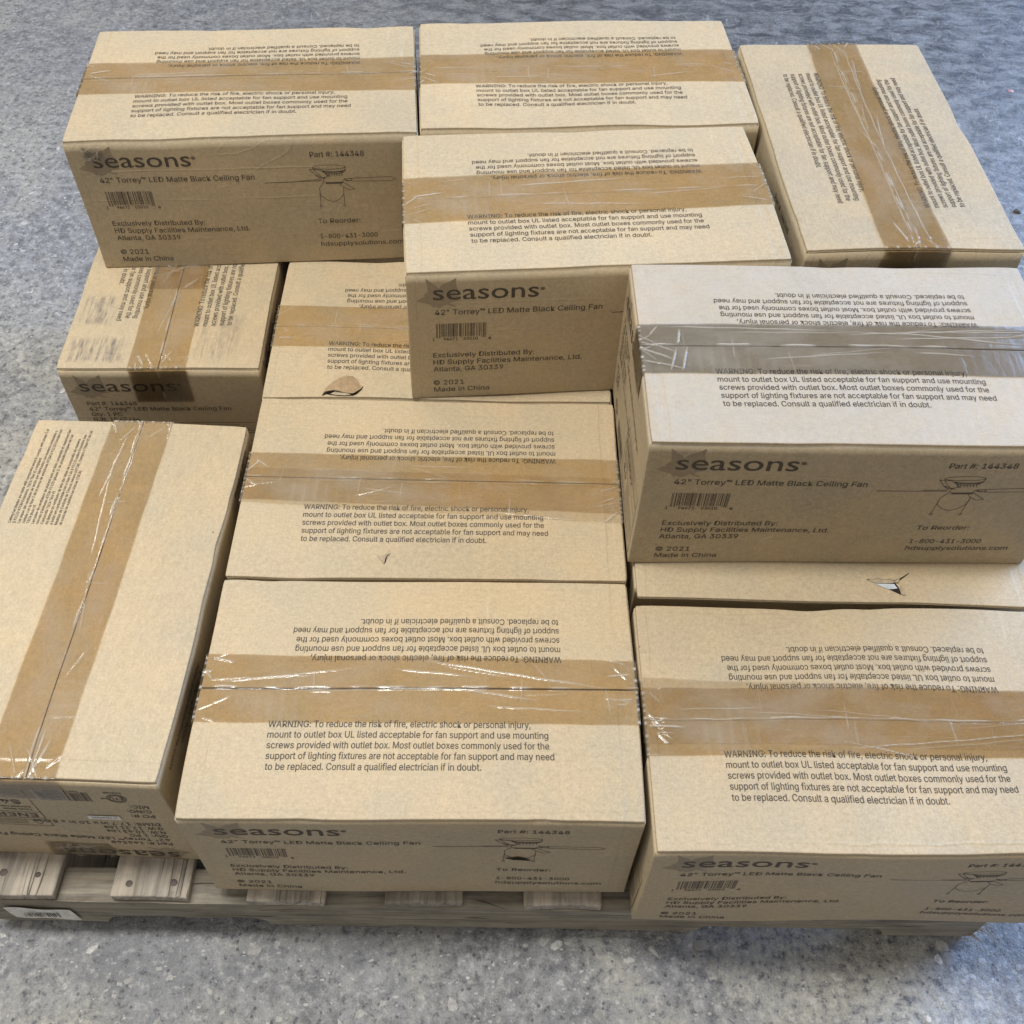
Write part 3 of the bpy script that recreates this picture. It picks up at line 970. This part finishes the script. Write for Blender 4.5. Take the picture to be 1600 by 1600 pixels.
Ll, wL = carton('pale daylit, dusty upper carton with clear wrinkled tape', .3567, .8016, R(1.95), 1, 127, tone=-1.4,
                tape=(.091, .091, .163, .166), seam=(.131, .131), tapemat=M_TAPE_CLEAR, messy=1.7, gap=.0011, drop=.042, creases=[(-.196, -.037, -.186, -.003, .0009, .0008, .7), (-.184, -.038, -.174, .0, .0009, .0008, .7), (-.185, .002, -.18, .026, .0009, .0010, .8), (-.2, .028, .0, .024, .0006, .0006, .7), (0, .018, .2, .03, .0006, .0006, .8), (.05, .012, .22, .02, .0005, .0006, .7), (.08, .022, .23, .027, .0005, .0005, .7), (-.1, -.02, .05, -.008, .0005, .0006, .5)], board=M_KRAFT_DAYLIT, tilt=(.0012, .0002))

# torn patch on the third-row carton: a curled peel over a dark polygon for the slot's shadow
ox, oy = -BL / 2, -BW / 2


def loc_pts(pts, dx=0.0):
    return [(ox + p[0] / 1000 + dx, oy + p[1] / 1000, (p[2] / 1000 if len(p) > 2 else 0)) for p in pts]


peel = bpy.data.objects.new('torn_patch', None)
gp = Geo()
outer = [(78, 5), (82, 14), (88, 23), (96, 31), (105, 35.5), (114, 34.5), (121, 28), (126, 18), (128, 12.5), (122, 5.5), (118, 2), (110, 3.5), (100, 5.5), (92, 7.5), (85, 6.5)]
ctr = (104, 18, 5.6)
hz = [1.5, .5, .4, .3, .3, .3, .4, .6, 2.2, 3.6, 3.8, 3.2, 3.4, 2.8, 2.0]
vv = loc_pts([(p[0], p[1], h) for p, h in zip(outer, hz)] + [ctr])
vv = np.array(vv) + np.array((0, 0, BH + .0004))
nO = len(outer)
gp.add(vv, [((i + 1) % nO, i, nO) for i in range(nO)])
bpy.data.objects.remove(peel)
peel = gp.build('torn_patch', [M_TORN], Dd, False, wD)
peel['label'] = 'curled torn patch of brown board'
flat_part('tear_hole_shadow', peel, M_HOLE_OR_SHADOW, loc_pts([(77, 1.2), (79, 5.5), (86, 8), (94, 9), (104, 7), (114, 4), (121, 6.5), (126.5, 12), (128, 17.0), (129.4, 17.2), (127.6, 11.5), (123, 5), (118.5, 1.4), (108, .8), (98, .9), (90, 2.2), (83, 3.6)]), BH + .0006, wD)
flat_part('torn_liner', peel, M_TORN_PALE, loc_pts([(88, 3, 1), (97, 1.2, 1), (107, 0.6, 1), (115, 1.5, 1), (110, 4, 2), (101, 4.4, 2), (94, 6.0, 2)]), BH + .0008, wD)
flat_part('torn_liner', peel, M_TORN_PALE, loc_pts([(77.5, 5.5, 1), (84, 7.4, 3), (92, 8.2, 4), (101, 6.0, 4.6), (92, 6.8, 4.4), (85, 5.8, 3.4)]), BH + .0012, wD)
# ripped hole on the buried carton
rip = flat_part('ripped_hole', Mm, M_HOLE_OR_SHADOW, loc_pts([(261.5, 28.3), (264, 29.6), (270, 29.1), (276, 31.1), (282, 28.7), (288, 29.6), (293, 28.2), (298, 29.8), (303, 32.6), (308, 35.8), (313, 39.2), (311, 36.9), (305, 32.2), (300, 28.6), (296, 26.6), (293, 25.6), (295.6, 20), (297, 15), (297, 9), (292.6, 11.6), (286.5, 15.2), (278.5, 19.6), (271, 23.7)]), BH + .0006, wM)
rip['label'] = 'jagged rip showing white packing inside'
flat_part('inner_packing', rip, M_FOAM, loc_pts([(270, 23.3), (281, 23.2), (292, 23), (293, 20), (294.5, 17.4), (289, 16.4), (284, 16.2), (277, 19.6)]), BH + .0009, wM)
flat_part('torn_liner', rip, M_TORN_PALE, loc_pts([(262.5, 28), (266, 29), (270, 28.6), (276, 30.6), (282, 28.2), (288, 29), (292.5, 27.6), (293, 25.5), (290, 24.2), (282, 24.0), (270, 24.0)]), BH + .0008, wM)
flat_part('torn_liner', rip, M_TORN_PALE, loc_pts([(292, 26, 1.5), (299, 29, 2), (296, 24, 1.5), (292.5, 24.5, .6)]), BH + .001, wM)
flat_part('torn_liner', rip, M_TORN_PALE, loc_pts([(297, 9, .5), (301, 8, 1.5), (300, 14, 2), (298, 20, 1.6), (296.8, 19, .2), (298, 15, .2)]), BH + .001, wM)
# nick in the middle carton
nick = flat_part('nick', Cc, M_TORN_PALE, loc_pts([(167, 29, .2), (173, 27.5, 1.0), (183, 33, 2.2), (178, 26, 2.4), (176.5, 18, .4), (173.5, 21, 1.4)]), BH + .0006, wC)
flat_part('tear_hole_shadow', nick, M_HOLE_OR_SHADOW, loc_pts([(176, 24), (179, 26), (178, 20), (176, 17)]), BH + .0005, wC)  # dark polygon painted in as the shadow in the nick's gap
# dark torn spot in the fan drawing of the front carton
spot = Geo()
sp_pts = [(313.5, 113), (318, 109.5), (325, 106.5), (333, 106), (341, 105), (345, 104.5), (339, 109), (333, 113.5), (328, 114.5), (322, 112)]
tt = tessellate_polygon([[Vector((p[0], p[1], 0)) for p in sp_pts]])
SP = np.array([(ox + p[0] / 1000, oy - .0012, p[1] / 1000) for p in sp_pts])
spot.add(SP, [q if np.cross(SP[q[1]] - SP[q[0]], SP[q[2]] - SP[q[0]])[1] < 0 else (q[0], q[2], q[1]) for q in tt])
spot.build('torn_spot', [M_HOLE_OR_SHADOW], B, False, wB)


def tape_patch(parent, warp, O, e1, e2, w_, h_, seed, mat=M_TAPE, amp=.0011):
    rs = np.random.RandomState(seed)
    n1, n2 = 40, 34
    u, v_ = np.meshgrid(np.linspace(0, w_, n1), np.linspace(0, h_, n2), indexing='ij')
    H = np.zeros_like(u)
    A = np.zeros_like(u)
    for _ in range(7):
        a = rs.uniform(0, 3.14)
        d = (u - rs.uniform(0, w_)) * math.cos(a) + (v_ - rs.uniform(0, h_)) * math.sin(a)
        t_ = -(u - w_ / 2) * math.sin(a) + (v_ - h_ / 2) * math.cos(a)
        g_ = np.exp(-(d / .0016) ** 2) * np.exp(-((t_ - rs.uniform(-.02, .02)) / rs.uniform(.008, .03)) ** 2)
        H += g_ * amp * rs.uniform(.4, 1.2)
        A = np.maximum(A, g_ * rs.uniform(.1, .6))
    e1, e2 = np.array(e1, float), np.array(e2, float)
    n_ = np.cross(e1, e2)
    wav = 1 + .04 * np.sin(v_ * 160 + seed)
    P = np.array(O, float) + (u * wav)[..., None] * e1 + (v_ + .0012 * np.sin(u * 130 + seed))[..., None] * e2 + (H + .0012)[..., None] * n_
    I = np.arange(n1 * n2).reshape(n1, n2)
    g_ = Geo()
    g_.add(P.reshape(-1, 3), np.stack([I[:-1, :-1], I[1:, :-1], I[1:, 1:], I[:-1, 1:]], -1).reshape(-1, 4).tolist(), 0, A.reshape(-1))
    return g_.build('packing_tape', [mat], parent, True, warp, 'lift')


# the bottom tape of the upside-down carton turns up over its end; a scrap sticks to an upper carton
tape_patch(A, wA, (-BL / 2, -BW / 2 + .162, .0), (0, -1, 0), (0, 0, 1), .072, .040, 5)
tape_patch(Hh, wH, (-BL / 2 + .021, -BW / 2, .186), (1, 0, 0), (0, 0, 1), .026, .024, 9, M_TAPE_THIN)
tape_patch(Ff, wF, (-.075, -.035, BH + .0012), (1, 0, 0), (0, 1, 0), .085, .078, 15)
# white sticker on the end of the upside-down carton
st = Geo()
sxs = np.linspace(59, 93, 6)
xe = -BL / 2 - .0009
sv = [(xe, -BW / 2 + x / 1000, (BH * 1000 - yy) / 1000) for x in sxs for yy in (89, 98.5)]
st.add(sv, [(2 * i, 2 * i + 1, 2 * i + 3, 2 * i + 2) for i in range(5)])
pst = Print2D()
pst.text('4723638447', 62, 92, 27, cap=3.2, bold=.03)
pst.put(st, (xe - .0003, -BW / 2, BH), (0, 1, 0), (0, 0, -1))
st.build('order_sticker', [M_PAPER, M_INK], A, False, wA)['label'] = 'small white sticker with a number'

# ------------------------------------------------------------------ pallet
pal = bpy.data.objects.new('wooden_pallet', None)
pal.location = (0, .3565, 0)
pal.rotation_euler = (0, 0, R(.9))
COL.objects.link(pal)
pal['label'] = 'weathered grey wooden pallet under the stacked cartons'
pal['category'] = 'pallet'
X0, X1, DEPTH = -.574, .552, 1.02
ZD = FLOOR_TO_DECK


def rough_board(name, lo, hi, mat, seed, step=.02, r=.0022, wob=.0012, parent=pal):
    g = Geo()
    round_box(g, lo, hi, r, step, ((1, 1),) * 3)
    rs = np.random.RandomState(seed)
    k = rs.uniform(-60, 60, (5, 3))
    ph = rs.uniform(0, 6, 5)
    d = rs.normal(0, 1, (5, 3))

    def wf(V):
        P = V.copy()
        for a, b_, c in zip(k, ph, d):
            V = V + np.sin(P @ a + b_)[:, None] * c * wob * .4
        return V
    return g.build(name, [mat], parent, True, wf)


def disc(g, cx, cy, z, rad, n=12, ell_=1.0):
    v = [(cx, cy, z + .0008)]
    for k in range(n):
        a = 2 * math.pi * k / n
        v.append((cx + rad * math.cos(a), cy + rad * ell_ * math.sin(a), z))
    g.add(v, [(0, 1 + k, 1 + (k + 1) % n) for k in range(n)])


boards = [(-.568, -.483), (-.4222, -.3377), (-.2732, -.1875), (-.1224, -.037), (.0303, .1166), (.181, .267), (.332, .418), (.467, .552)]
for i, (a, b_) in enumerate(boards):
    bo = rough_board('deck_board', (a, .0005 + .0012 * math.sin(i * 2.3), ZD - .0155), (b_, DEPTH, ZD - .001), M_WOOD_Y, i + 5)
    for fx in (.28 + .06 * math.sin(i * 5), .73 + .07 * math.sin(i * 2.1)):
        ng = Geo()
        disc(ng, a + (b_ - a) * fx, .021 + .006 * math.sin(i * 3 + fx * 9), ZD - .0006, .0040 + .0006 * math.sin(i + fx * 7), 11, .88)
        ng.build('nail_head', [M_NAIL], bo, True)


def stringer(y0, name='stringer'):
    yt, yb = ZD - .0162, .0175
    prof = [(X0, yb), (X0, yt), (X1, yt), (X1, yb)]
    # bottom line with two fork notches
    nts = [(-.444, -.258, .021), (.232, .448, .023)]
    bottom = []
    for a, b_, h in reversed(nts):
        for k in range(9):
            t = k / 8
            bottom.append((b_ - .022 * (1 - math.cos(t * math.pi / 2)), yb + h * math.sin(t * math.pi / 2)))
        for k in range(1, 6):
            bottom.append((b_ - .022 - (b_ - a - .044) * k / 6, yb + h + .0012 * math.sin(k * 2.2)))
        for k in range(9):
            t = k / 8
            bottom.append((a + .022 * (1 - math.sin(t * math.pi / 2)), yb + h * math.cos(t * math.pi / 2)))
    # resample the top so that the face can wobble
    topl = [(X0 + (X1 - X0) * k / 40, yt + .0007 * math.sin(k * 1.7) + .0004 * math.sin(k * 4.1)) for k in range(41)]
    pts = topl + [(X1, yb)] + bottom + [(X0, yb)]
    n = len(pts)
    d = .036
    V = [(p[0], y0 + .0006 * math.sin(p[0] * 60), p[1]) for p in pts] + [(p[0], y0 + d, p[1]) for p in pts]
    tri = tessellate_polygon([[Vector((p[0], p[1], 0)) for p in pts]])
    F = []
    P = np.array(pts)
    for q in tri:
        a, b_, c = P[q[0]], P[q[1]], P[q[2]]
        ccw = (b_ - a)[0] * (c - a)[1] - (b_ - a)[1] * (c - a)[0] > 0
        q = q if ccw else (q[0], q[2], q[1])
        F.append(q)
        F.append((q[2] + n, q[1] + n, q[0] + n))
    for i in range(n):
        j = (i + 1) % n
        F.append((i, j, j + n, i + n))
    g = Geo()
    g.add(V, F)
    return g.build(name, [M_WOOD_X], pal, False)


st0 = stringer(.0)
stringer(DEPTH / 2 - .018)
stringer(DEPTH - .036)
for i, (a, b_) in enumerate(((-.574, -.452), (-.252, -.165), (-.12, .09), (.13, .226), (.452, .552))):
    rough_board('bottom_board', (a, .004, .001), (b_, DEPTH - .004, .0172), M_WOOD_Y, i + 40)
# crumpled barcode label stapled on the front stringer
lg = Geo()
nx, nz = 16, 6
lv = []
for i in range(nx + 1):
    for j in range(nz + 1):
        u, v_ = i / nx, j / nz
        lv.append((-.547 + .072 * u + .004 * (1 - v_), -.0022 - .0010 * (1 + math.sin(u * 9 + v_ * 3)) * .5, .036 + .036 * v_ - .006 * u + .0012 * math.sin(u * 6) * v_))
lg.add(lv, [(i * (nz + 1) + j, (i + 1) * (nz + 1) + j, (i + 1) * (nz + 1) + j + 1, i * (nz + 1) + j + 1) for i in range(nx) for j in range(nz)])
bp_ = Print2D()
rr_ = random.Random(3)
x = 12
while x < 52:
    w_ = rr_.choice((1.0, 1.4, 2.2))
    bp_.rect(x, 5 + rr_.uniform(0, 2), x + w_, 21 + rr_.uniform(-3, 3))
    x += w_ + rr_.choice((1.0, 1.6, 2.4))
bp_.put(lg, (-.541, -.0040, .037), (1, 0, 0), (0, 0, 1))
lg.build('barcode_label', [M_PAPER, M_INK], st0, True)['label'] = 'crumpled white barcode label'
# frayed splinters at the right front corner
sg = Geo()
rr_ = random.Random(8)
for k in range(170):
    bx, by, bz = X1 + rr_.uniform(-.012, .004), rr_.uniform(-.002, .09), rr_.uniform(.004, .06)
    d = Vector((rr_.uniform(.1, 1), rr_.uniform(-.7, .3), rr_.uniform(-.5, .4))).normalized() * rr_.uniform(.006, .024)
    wv_ = Vector((rr_.uniform(-1, 1), rr_.uniform(-1, 1), rr_.uniform(-1, 1))).normalized() * rr_.uniform(.0005, .0014)
    p0 = Vector((bx, by, bz))
    sd_ = d.cross(wv_).normalized() * wv_.length
    sg.add([p0 + wv_, p0 - wv_, p0 + sd_, p0 + d], [(0, 1, 3), (1, 2, 3), (2, 0, 3), (0, 2, 1)])
sg.build('splinters', [M_STRAW], pal, False)

# ------------------------------------------------------------------ floor
fg = Geo()
S_ = 40
xs = [-S_, -3, 3, S_]
fv = [(a, b_, 0) for a in xs for b_ in xs]
fg.add(fv, [(i * 4 + j, (i + 1) * 4 + j, (i + 1) * 4 + j + 1, i * 4 + j + 1) for i in range(3) for j in range(3)], 0)
rc = random.Random(21)


def chip(cx, cy, size, shade):
    n = rc.choice((5, 6, 6, 7, 8))
    a0 = rc.uniform(0, 6.28)
    asp = rc.uniform(.38, .95)
    th = rc.uniform(0, 3.14)
    pts = []
    for k in range(n):
        a = a0 + (k + rc.uniform(-.32, .32)) * 6.283 / n
        q = size * rc.uniform(.6, 1.1)
        ex, ey = q * math.cos(a), q * asp * math.sin(a)
        pts.append((cx + ex * math.cos(th) - ey * math.sin(th), cy + ex * math.sin(th) + ey * math.cos(th)))
    fg.add([(cx, cy, .0008)] + [(p[0], p[1], .0004) for p in pts], [(0, 1 + k, 1 + (k + 1) % n) for k in range(n)], 1, [shade] * (n + 1))


for _ in range(330):
    cx = rc.uniform(-.75, .85)
    cy = rc.uniform(.17, .36)
    if rc.random() > .35 + .65 * max(0, min(1, (cx + .5) / .9)):
        continue
    chip(cx, cy, rc.choice((.002, .003, .003, .004, .005, .006, .008, .010)), rc.uniform(.15, 1) ** 1.2)
for _ in range(420):
    cx, cy = rc.uniform(-1.3, -.55), rc.uniform(.5, 1.9)
    chip(cx, cy, rc.choice((.002, .003, .003, .004, .006, .009)), rc.uniform(0, .95))
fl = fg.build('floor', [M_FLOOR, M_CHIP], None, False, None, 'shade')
fl['kind'] = 'structure'

# ------------------------------------------------------------------ litter on the far floor
rl = random.Random(4)


def litter(name, x, y, r, h, mat, label, cat):
    g = Geo()
    n = 9
    ring = [(r * rl.uniform(.6, 1.1) * math.cos(6.283 * k / n), r * .7 * rl.uniform(.6, 1.1) * math.sin(6.283 * k / n), 0) for k in range(n)]
    mid_ = [(q[0] * .72, q[1] * .72, h * rl.uniform(.6, 1)) for q in ring]
    g.add(ring + mid_ + [(0, 0, h)], [(k, (k + 1) % n, n + (k + 1) % n, n + k) for k in range(n)] + [(n + k, n + (k + 1) % n, 2 * n) for k in range(n)])
    o = g.build(name, [mat])
    o.location = (x, y, .0006)
    o['label'] = label
    o['category'] = cat


litter('pebble', 1.003, 1.730, .009, .006, M_NAIL, 'small dark pebble on the floor beside the turned right carton', 'pebble')
litter('plastic_scrap', 1.114, 2.171, .009, .003, mat_plain('pink_plastic', (.42, .24, .24), .5), 'tiny pink scrap lying on the far grey floor', 'scrap')
